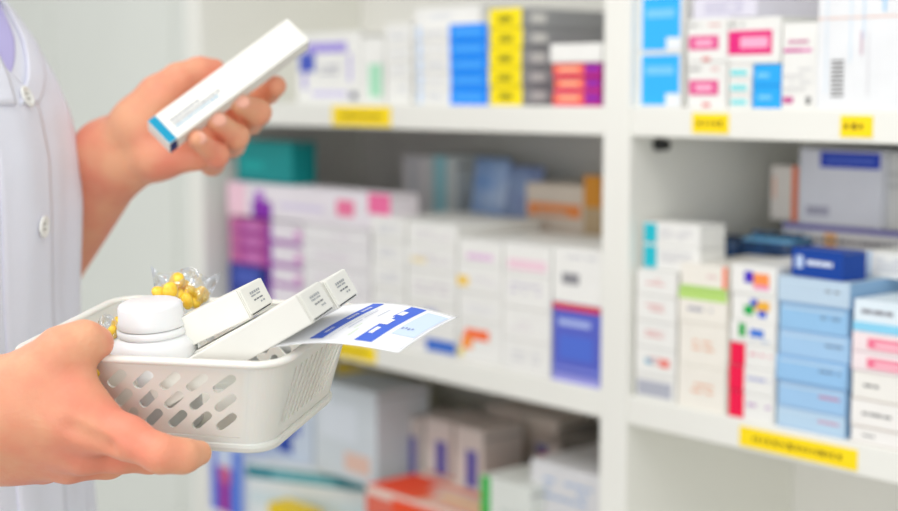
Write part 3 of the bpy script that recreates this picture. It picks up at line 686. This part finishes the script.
bag([(100, 350), (122, 352), (128, 316), (98, 318)], .822, 'clear plastic bag corner with tablets between the thumb and bottle', 8)
# ================================================================== CARTON IN THE UPPER HAND
cA = at(147, 121, 1.0); cD = at(287.5, 18, 1.045); eL = (cD-cA)
LL = eL.length; eL.normalize(); cB = at(168, 146, 1.003); eW = cB-cA; eW = eW-eL*eW.dot(eL); WB = eW.length; eW.normalize()
# tip the carton about its long axis so that its lower long side shows
tocam = (EYE-cA).normalized(); nF = eL.cross(eW); nF = nF if nF.dot(tocam) > 0 else -nF
ang = math.radians(20); q = Matrix.Rotation(ang if nF.cross(eW).dot(eL) < 0 else -ang, 3, eL)
def tip(s):
    R3 = Matrix.Rotation(s*ang, 3, eL); return R3 @ eW, R3 @ nF
e2, n2 = tip(1)
if (-e2).dot(tocam) > 0 and e2.dot(tocam) < 0: pass
if e2.dot(tocam) < 0: e2, n2 = tip(-1)
WB = WB/abs(math.cos(ang)); TB = .0135
#print('held carton', LL, WB, e2.dot(tocam), n2.dot(tocam))
held = empty('medicine_carton', mw=Matrix(((eL.x, e2.x, -n2.x, cA.x), (eL.y, e2.y, -n2.y, cA.y), (eL.z, e2.z, -n2.z, cA.z), (0, 0, 0, 1))))
tag(held, 'long slim white carton with a blue end band held up in the upper hand', 'box')
bm = bmesh.new(); add_box(bm, 0, LL, 0, WB, 0, TB, bev=.0006, seg=2); bm_obj('carton_body', bm, WC, held)
bm = bmesh.new(); mm = [ink((0, 150, 188)), ink((20, 50, 110)), ink((95, 105, 130)), ink((40, 150, 195))]
for (x0, x1, y0, y1, z, mi) in ((.0004, .0066, .0004, WB-.0004, -.0002, 0),): quad(bm, [(x0, y0, z), (x1, y0, z), (x1, y1, z), (x0, y1, z)], mi)
quad(bm, [(.0004, WB+.0002, .0004), (.0066, WB+.0002, .0004), (.0066, WB+.0002, TB-.0004), (.0004, WB+.0002, TB-.0004)], 1)
x = .012
for row, (yy, mi, x1) in enumerate(((.0095, 2, .036), (.0125, 2, .050), (.0150, 3, .046))):
    x = .012
    while x < x1:
        l = random.uniform(.0008, .0028); quad(bm, [(x, yy, -.0002), (x+l, yy, -.0002), (x+l, yy+.0011, -.0002), (x, yy+.0011, -.0002)], mi); x += l+.0009
bm_obj('printed_band', bm, mm, held)
# ================================================================== PERSON
th = math.radians(10)
faceD = rt*math.cos(th)-fh*math.sin(th); leftD = fh*math.cos(th)+rt*math.sin(th)
PC = lat(-.439, 1.02, 0)
person = empty('person', (PC.x, PC.y, 0)); tag(person, 'person in a white buttoned coat holding a basket and a slim carton', 'person')
def pl(f, l, z): return PC+faceD*f+leftD*l+zz*z
HAND_L = dict(
  wr=[(118, 164, 1.06), (60, 225, 1.14)],
)
def hand_upper(fl):
    P = lambda *a: at(*a)
    elb = pl(-.02, .225, 1.16)
    w0, w1 = P(112, 158, 1.075), P(132, 143, 1.062)
    # forearm: slightly oval
    o1 = (up*.6-rt*.6)*.008
    fl.cap(elb+o1, w0+o1*.9, .040, .0215, .012); fl.cap(elb-o1, w0-o1*.9, .040, .0215, .012)
    fl.cap(w0+o1*.9, P(140, 125, 1.055), .0210, .017, .012); fl.cap(w0-o1*.9, P(160, 155, 1.055), .0210, .016, .012)
    # palm
    mc = {'i': P(212, 88, 1.065), 'm': P(218, 108, 1.070), 'r': P(212, 128, 1.068), 'p': P(203, 146, 1.060)}
    base = {'i': P(140, 122, 1.062), 'm': P(146, 132, 1.066), 'r': P(152, 144, 1.066), 'p': P(158, 156, 1.06)}
    for k in 'imrp': fl.cap(base[k], mc[k], .0150, .0115, .010)
    fl.cap(P(155, 158, 1.045), P(196, 156, 1.040), .0125, .0105, .012)          # heel of the little-finger side
    fl.cap(P(138, 122, 1.050), P(160, 97, 1.048), .0165, .0150, .012)           # ball of the thumb
    fl.cap(P(162, 128, 1.055), P(180, 120, 1.06), .014, .012, .012)
    fl.chain([P(160, 97, 1.048), P(179, 80, 1.054), P(199, 72, 1.062), P(214, 70, 1.068)], [.0150, .0112, .0098, .0082], .006)
    # fingers curl round the lower long side of the carton
    fl.chain([mc['i'], P(245, 97, 1.085), P(268, 92, 1.072), P(276, 86, 1.056)], [.0110, .0090, .0084, .0074], .003)
    fl.chain([mc['m'], P(250, 121, 1.082), P(258, 112, 1.048), P(239, 103, 1.030)], [.0112, .0094, .0092, .0074], .003)
    fl.chain([mc['r'], P(232, 144, 1.078), P(236, 136, 1.040), P(216, 121, 1.020)], [.0110, .0094, .0090, .0072], .003)
    fl.chain([mc['p'], P(212, 163, 1.062), P(217, 155, 1.030), P(197, 139, 1.010)], [.0108, .0088, .0082, .0066], .003)
def hand_lower(fl):
    P = lambda *a: at(*a)
    elb = pl(-.05, -.235, 1.15)
    w0 = P(-75, 425, .80)
    fl.cap(elb, w0, .040, .026, .012); 
    fl.cap(w0+up*.006, P(-10, 412, .785), .027, .0255, .012); fl.cap(w0-up*.006, P(5, 440, .80), .026, .0215, .012)
    mc = {'i': P(92, 424, .772), 'm': P(84, 450, .786), 'r': P(68, 461, .802), 'p': P(44, 462, .818)}
    base = {'i': P(-5, 408, .782), 'm': P(-5, 420, .788), 'r': P(-5, 438, .798), 'p': P(-5, 448, .808)}
    for k, ra in (('i', .0150), ('m', .0130), ('r', .0120), ('p', .0118)): fl.cap(base[k], mc[k], .018, ra, .012)
    # thumb, over the rim
    fl.cap(P(-5, 407, .785), P(40, 375, .778), .0215, .0160, .014)
    fl.chain([P(40, 376, .778), P(62, 352, .774), P(84, 341, .778), P(97, 343, .784)], [.0165, .0125, .0098, .0088], .006)
    # web between thumb and forefinger
    fl.cap(P(48, 390, .780), P(74, 404, .775), .0150, .0125, .012)
    fl.cap(P(76, 372, .776), P(80, 396, .772), .0070, .0090, .012)
    # forefinger along the lower edge
    fl.chain([mc['i'], P(128, 438, .764), P(161, 454, .757), P(183, 456, .762), P(199, 453, .770)], [.0140, .0108, .0092, .0082, .0066], .005)
    fl.chain([mc['m'], P(120, 455, .790), P(150, 458, .800), P(170, 452, .818)], [.0125, .0095, .0082, .0070], .003)
    fl.chain([mc['r'], P(108, 462, .815), P(140, 452, .835), P(158, 446, .850)], [.0115, .0090, .0080, .0068], .003)
    fl.chain([mc['p'], P(80, 458, .835), P(105, 450, .855), P(120, 444, .870)], [.0105, .0082, .0072, .0062], .003)
def creases(fl):
    P = lambda *a: at(*a)
    fl.cut(P(70, 430, .7545), P(108, 447, .7555), .0022, .007); fl.cut(P(52, 426, .7535), P(72, 431, .754), .001, .006)
def bounds(pts, m): 
    a = np.array([tuple(p) for p in pts]); return a.min(0)-m, a.max(0)+m
def body_rest(fl):
    # torso, neck, head, legs inside the clothes
    fl.cap(pl(0, 0, 1.02), pl(.0, 0, 1.30), .105, .10, .05); fl.cap(pl(0, -.05, 1.25), pl(-.01, -.12, 1.40), .09, .04, .04); fl.cap(pl(0, .05, 1.25), pl(-.01, .12, 1.40), .09, .04, .04)
    fl.cap(pl(-.01, 0, 1.38), pl(.0, 0, 1.53), .07, .052, .03)
    ax = (tuple(faceD), tuple(leftD), (0, 0, 1))
    fl.ell(pl(.035, 0, 1.64), ax, (.093, .074, .115), .02); fl.cap(pl(.06, 0, 1.575), pl(.09, 0, 1.565), .045, .022, .02)
    fl.cap(pl(.125, 0, 1.645), pl(.142, 0, 1.615), .007, .011, .012)
    for s in (-1, 1):
        fl.ell(pl(.03, s*.075, 1.635), ax, (.016, .006, .03), .006); fl.ell(pl(.108, s*.03, 1.655), ax, (.012, .013, .009), .006)
        fl.cap(pl(0, s*.085, .98), pl(.01, s*.09, .52), .070, .052, .03); fl.cap(pl(.01, s*.09, .52), pl(-.01, s*.09, .10), .055, .038, .02)
        fl.cap(pl(-.02, s*.09, .05), pl(.13, s*.10, .035), .038, .03, .02)
    fl.ell(pl(.118, 0, 1.592), ax, (.01, .024, .006), .005)
    fl.cap(pl(-.01, .150, 1.39), pl(-.02, .225, 1.16), .044, .040, .02); fl.cap(pl(-.01, -.150, 1.39), pl(-.05, -.235, 1.15), .044, .040, .02)
Vs, Qs = [], []
def emit(fl, keep=None):
    V, Q = fl.mesh()
    if keep is not None:
        m = keep(V); mm_ = m[Q].all(1); Q = Q[mm_]; used = np.unique(Q); re = -np.ones(len(V), int); re[used] = np.arange(len(used)); V = V[used]; Q = re[Q]
    n = sum(len(v) for v in Vs); Vs.append(V); Qs.append(Q+n)
# one field for the whole figure (hands at fine pitch, everything reaching into the sleeves)
eu = pl(-.02, .225, 1.16); lo, hi = bounds([at(60, 60, 1.0), at(300, 60, 1.1), at(60, 240, 1.0), at(300, 240, 1.1), eu], .06)
fu = Field(lo, hi, .0013); hand_upper(fu); emit(fu)
el = pl(-.05, -.235, 1.15); lo, hi = bounds([at(-80, 300, .8), at(220, 300, .8), at(220, 500, .74), at(220, 440, .88), el], .055)
fl_ = Field(lo, hi, .0013); hand_lower(fl_); creases(fl_); emit(fl_)
fb = Field(np.array(tuple(PC))-np.array((.4, .4, .02)), np.array(tuple(PC))+np.array((.4, .4, 1.80)), .006); body_rest(fb); emit(fb)
V = np.concatenate(Vs); Q = np.concatenate(Qs)
me = bpy.data.meshes.new('body'); 
V = V-np.array(tuple(person.location))
me.from_pydata([tuple(v) for v in V.tolist()], [], [tuple(q) for q in Q.tolist()]); me.update()
def skin():
    m = mat('skin', (236, 176, 146), .48, .35, bump=.35, bscale=420, sss=.25); nt = m.node_tree; b = nt.nodes['Principled BSDF']
    tc = [n for n in nt.nodes if n.type == 'TEX_COORD'][0]
    def noise(sc, a, bb, det=3):
        n = nt.nodes.new('ShaderNodeTexNoise'); n.inputs['Scale'].default_value = sc; n.inputs['Detail'].default_value = det; nt.links.new(tc.outputs['Object'], n.inputs['Vector'])
        r = nt.nodes.new('ShaderNodeMapRange'); r.inputs[1].default_value = a; r.inputs[2].default_value = bb; nt.links.new(n.outputs['Fac'], r.inputs[0]); return r.outputs[0]
    m1 = nt.nodes.new('ShaderNodeMix'); m1.data_type = 'RGBA'; m1.inputs['A'].default_value = lin((230, 170, 134)); m1.inputs['B'].default_value = lin((228, 142, 116)); nt.links.new(noise(22, .38, .66), m1.inputs['Factor'])
    m2_ = nt.nodes.new('ShaderNodeMix'); m2_.data_type = 'RGBA'; nt.links.new(m1.outputs['Result'], m2_.inputs['A']); m2_.inputs['B'].default_value = lin((222, 140, 112)); nt.links.new(noise(45, .5, 1.0), m2_.inputs['Factor'])
    nt.links.new(m2_.outputs['Result'], b.inputs['Base Color']); return m
SK = skin()
bo = link('body', me, SK, person, True)
sm = bo.modifiers.new('relax', 'SMOOTH'); sm.factor = .5; sm.iterations = 3
# nails
NM = mat('nail', (232, 172, 150), .35, .4)
def nail(px, py, d, dirpx, nrm, w=.0048, l=.0056):
    p = at(px, py, d); q = at(dirpx[0], dirpx[1], dirpx[2]); e1 = (q-p).normalized(); n = (nrm-e1*nrm.dot(e1)).normalized(); e2_ = n.cross(e1)
    M = Matrix(((e1.x, e2_.x, n.x, p.x), (e1.y, e2_.y, n.y, p.y), (e1.z, e2_.z, n.z, p.z), (0, 0, 0, 1)))
    bm = bmesh.new(); bmesh.ops.create_uvsphere(bm, u_segments=20, v_segments=10, radius=1, matrix=Matrix.Diagonal((l, w, .0016, 1)))
    for v in bm.verts: v.co = M @ v.co - person.location
    bm_obj('fingernail', bm, NM, person, True)
tc_ = -fw
nail(242, 101.5, 1.0242, (236, 99, 1.024), tc_+up*.15)
nail(219, 119.5, 1.0148, (213, 117, 1.014), tc_+up*.15)
nail(200, 138, 1.0060, (194, 135.5, 1.005), tc_+up*.15, .0042, .005)
# ---- coat
COAT = mat('coat_cotton', (238, 240, 252), .8, .15, var=.02, scale=8, bump=.3, bscale=900)
zs = [.55, .75, .95, 1.08, 1.18, 1.26, 1.32, 1.355, 1.385, 1.41, 1.435, 1.46, 1.485, 1.505, 1.52, 1.53]
fbv = [.190, .188, .184, .180, .174, .173, .175, .174, .168, .157, .140, .118, .096, .078, .068, .062]
bbv = [.150, .148, .140, .125, .110, .105, .108, .112, .114, .114, .110, .104, .094, .080, .068, .060]
av = [.225, .215, .200, .175, .165, .165, .170, .176, .180, .183, .185, .180, .160, .125, .090, .066]
def coat_pt(t, z, off=0):
    """t: angle from the front, negative toward the near side"""
    f = np.interp(z, zs, fbv); b = np.interp(z, zs, bbv); a = np.interp(z, zs, av)
    c, s = math.cos(t), math.sin(t); e = .88
    c2 = math.copysign(abs(c)**e, c); s2 = math.copysign(abs(s)**e, s)
    fold = (.0030*math.sin(7*t+1.2+2.5*z)+.0016*math.sin(15*t+11*z)+.0010*math.sin(26*t-6*z))*min(1, max(.15, (1.44-z)/.12))
    r = 1; x = (f if c > 0 else b)*c2; y = a*s2
    n = Vector((c/max(f if c > 0 else b, .01), s/a, 0)).normalized()
    return pl(x+n.x*(fold+off), y+n.y*(fold+off), z)
nz = 150; nt_ = 220
P = [[coat_pt(-math.pi+2*math.pi*i/nt_, .55+(1.53-.55)*j/nz)-person.location for j in range(nz+1)] for i in range(nt_)]
me = grid_mesh('coat', P, True)
bm = bmesh.new(); bm.from_mesh(me)
def tube(bm, A_, B_, ra, rb, n=32, m=14, wob=.004):
    d = (B_-A_).normalized(); u = d.orthogonal().normalized(); w = d.cross(u); R = []
    for j in range(m+1):
        t = j/m; R.append([bm.verts.new(A_+(B_-A_)*t+(u*math.cos(2*math.pi*i/n)+w*math.sin(2*math.pi*i/n))*(ra+(rb-ra)*t+wob*math.sin(5*t*3+3*i/n*6.28)*.5)-person.location) for i in range(n)])
    for j in range(m):
        for i in range(n): bm.faces.new((R[j][i], R[j][(i+1) % n], R[j+1][(i+1) % n], R[j+1][i]))
tube(bm, pl(-.01, .13, 1.44), pl(-.02, .222, 1.185), .072, .060); tube(bm, pl(-.01, -.13, 1.44), pl(-.045, -.232, 1.175), .072, .060)
for s_ in (-1, 1):
    bmesh.ops.create_uvsphere(bm, u_segments=32, v_segments=18, radius=.0735, matrix=Matrix.Translation(pl(-.01, s_*.131, 1.436)-person.location))
bm.to_mesh(me); bm.free()
coat = link('coat', me, COAT, person, True); so = coat.modifiers.new('thick', 'SOLIDIFY'); so.thickness = .0012; so.offset = 0
T0 = math.radians(-5)
def patch(name, fn, ns, nt2, m, thick=.001, parent=person):
    P = [[fn(i/ns, j/nt2)-person.location for j in range(nt2+1)] for i in range(ns+1)]
    o = link(name, grid_mesh(name, P), m, parent, True); s = o.modifiers.new('t', 'SOLIDIFY'); s.thickness = thick; s.offset = -1; return o
patch('placket', lambda s, t: coat_pt(T0+math.radians(-1+9*(2*s-1)*min(1, max(.02, (1.43-(.56+.87*t))/.035))), .56+.87*t, .0020+.0004*math.sin(math.pi*s)), 10, 120, COAT, .0016, coat)
# shirt in the neck opening and the two lapels
SH = mat('lavender_shirt', (196, 190, 240), .8, .15)
zv0, zv1 = 1.405, 1.50
patch('shirt', lambda s, t: coat_pt(T0+math.radians((-1+2*s)*(1+16*t)+24*t), zv0+(zv1-zv0)*t, .0014), 14, 24, SH, .0012, person)
for sg, nm in ((-1, 'lapel'), (1, 'lapel')):
    patch(nm, lambda s, t: coat_pt(T0+math.radians(24*t+sg*(1+14*t+s*(7+12*t))), zv0-.014+(zv1-zv0+.01)*t, .0034-.0010*s+.0006*t), 8, 24, COAT, .0014, coat)
# pocket on the near side of the chest
def pk(s, t):
    z1 = 1.385; z0 = 1.318; w0 = math.radians(-38); w1 = math.radians(-80)
    zb_ = z0+.018*max(0, 1-s/.22)**2 if s < .22 else (z0+.018*max(0, (s-.78)/.22)**2 if s > .78 else z0)
    z = zb_+(z1-zb_)*t; w0 = w0-math.radians(15)*max(0, (z-1.34)/.045)**2
    return coat_pt(w0+(w1-w0)*s, z, .0018)
patch('pocket', pk, 24, 14, COAT, .0014, coat)
# buttons
BT = mat('coat_button', (243, 243, 238), .3, .5)
def button(px, py):
    # where the line of sight meets the coat
    best = None
    for i in range(-60, 10):
        for zi in range(90):
            t = math.radians(i); z = 1.0+.42*zi/89; p = coat_pt(t, z, .0042); v = p-EYE
            d = v.dot(fw); x_ = W/2+FPX*v.dot(rt)/d; y_ = H/2-FPX*v.dot(up)/d; e = (x_-px)**2+(y_-py)**2
            if best is None or e < best[0]: best = (e, t, z)
    _, t, z = best; p = coat_pt(t, z, .0042); n = (coat_pt(t+.02, z)-coat_pt(t-.02, z)).cross(coat_pt(t, z+.004)-coat_pt(t, z-.004)).normalized()
    if n.dot(EYE-p) < 0: n = -n
    e1 = zz.cross(n).normalized(); e2_ = n.cross(e1)
    M = Matrix(((e1.x, e2_.x, n.x, p.x), (e1.y, e2_.y, n.y, p.y), (e1.z, e2_.z, n.z, p.z), (0, 0, 0, 1)))
    bm = bmesh.new(); R = .0074
    lathe(bm, [(0, -.001), (R*.8, -.001), (R, .0004), (R, .0012), (R*.92, .0018), (R*.78, .0017), (R*.70, .0008), (0, .0008)], 32)
    for v in bm.verts: v.co = M @ v.co-person.location
    o = bm_obj('coat_button', bm, BT, coat, True)
    bm = bmesh.new()
    for dx in (-1, 1):
        for dy in (-1, 1): bmesh.ops.create_cone(bm, cap_ends=True, segments=10, radius1=.0008, radius2=.0008, depth=.0004, matrix=Matrix.Translation((dx*.0017, dy*.0017, .0010)))
    for v in bm.verts: v.co = M @ v.co-person.location
    bm_obj('thread_hole', bm, mat('button_hole', (170, 168, 160), .6), o)
    #    print('button', math.degrees(t), z)
button(26, 99); button(43, 226); button(52, 356)
# trousers, shoes, hair (outside the frame)
bm = bmesh.new()
for s in (-1, 1): tube(bm, pl(0, s*.085, .95), pl(-.005, s*.09, .09), .11, .075, wob=.006)
bm_obj('trousers', bm, mat('dark_trousers', (60, 62, 72), .8), person, True)
for s in (-1, 1):
    f = Field(np.array(tuple(pl(.05, s*.095, .0)))-np.array((.2, .2, .02)), np.array(tuple(pl(.05, s*.095, .16)))+np.array((.2, .2, .02)), .005)
    f.cap(pl(-.025, s*.09, .047), pl(.14, s*.105, .042), .046, .040, .01); V, Q = f.mesh(); V = V-np.array(tuple(person.location))
    me = bpy.data.meshes.new('shoe'); me.from_pydata(V.tolist(), [], Q.tolist()); link('shoe', me, mat('white_shoe', (225, 225, 222), .5), person, True)
f = Field(np.array(tuple(pl(0, 0, 1.5)))-.2, np.array(tuple(pl(0, 0, 1.7)))+.2, .005); ax = (tuple(faceD), tuple(leftD), (0, 0, 1))
f.ell(pl(.005, 0, 1.67), ax, (.098, .084, .108), .02); f.cap(pl(-.06, 0, 1.68), pl(-.07, 0, 1.56), .05, .045, .03)
V, Q = f.mesh(); V = V-np.array(tuple(person.location)); me = bpy.data.meshes.new('hair'); me.from_pydata(V.tolist(), [], Q.tolist()); link('hair', me, mat('dark_hair', (45, 34, 30), .5), person, True)
# ================================================================== LIGHT
w = bpy.data.worlds.new('world'); S.world = w; w.use_nodes = True
bg = w.node_tree.nodes['Background']; bg.inputs[0].default_value = (.97, .985, 1, 1); bg.inputs[1].default_value = 1.0
nt = w.node_tree; tc = nt.nodes.new('ShaderNodeTexCoord'); sx = nt.nodes.new('ShaderNodeSeparateXYZ'); mr = nt.nodes.new('ShaderNodeMapRange')
nt.links.new(tc.outputs['Generated'], sx.inputs[0]); nt.links.new(sx.outputs['Z'], mr.inputs[0]); mr.inputs[1].default_value = -.5; mr.inputs[2].default_value = .08; mr.inputs[3].default_value = .14; mr.inputs[4].default_value = .80
nt.links.new(mr.outputs[0], bg.inputs[1])
def area(loc, tgt, size, e, c=(1, .98, .95)):
    l = bpy.data.lights.new('ceiling_or_fill_light', 'AREA'); l.shape = 'RECTANGLE'; l.size = size[0]; l.size_y = size[1]; l.energy = e; l.color = c
    o = bpy.data.objects.new('ceiling_or_fill_light', l); COL.objects.link(o); o.location = loc
    o.rotation_euler = (Vector(tgt)-Vector(loc)).to_track_quat('-Z', 'Y').to_euler()
area((-.9, -.3, 2.6), (-1.0, .9, 1.2), (1.6, .8), 14)
area((.7, .3, 2.3), (-.6, .9, 1.2), (.8, .8), 3)
area((.5, -1.6, 1.30), (-.95, 1.0, 1.26), (2.4, 1.2), 20, (1, .99, .97))  # unseen fill added behind the camera to brighten shelf niches; not on the ceiling
S.view_settings.view_transform = 'Standard'; S.view_settings.look = 'None'; S.view_settings.gamma = 1; S.view_settings.exposure = 0.10
S.view_settings.use_curve_mapping = False
S.cycles.use_denoising = True; S.cycles.max_bounces = 8; S.cycles.diffuse_bounces = 6; S.cycles.transparent_max_bounces = 12
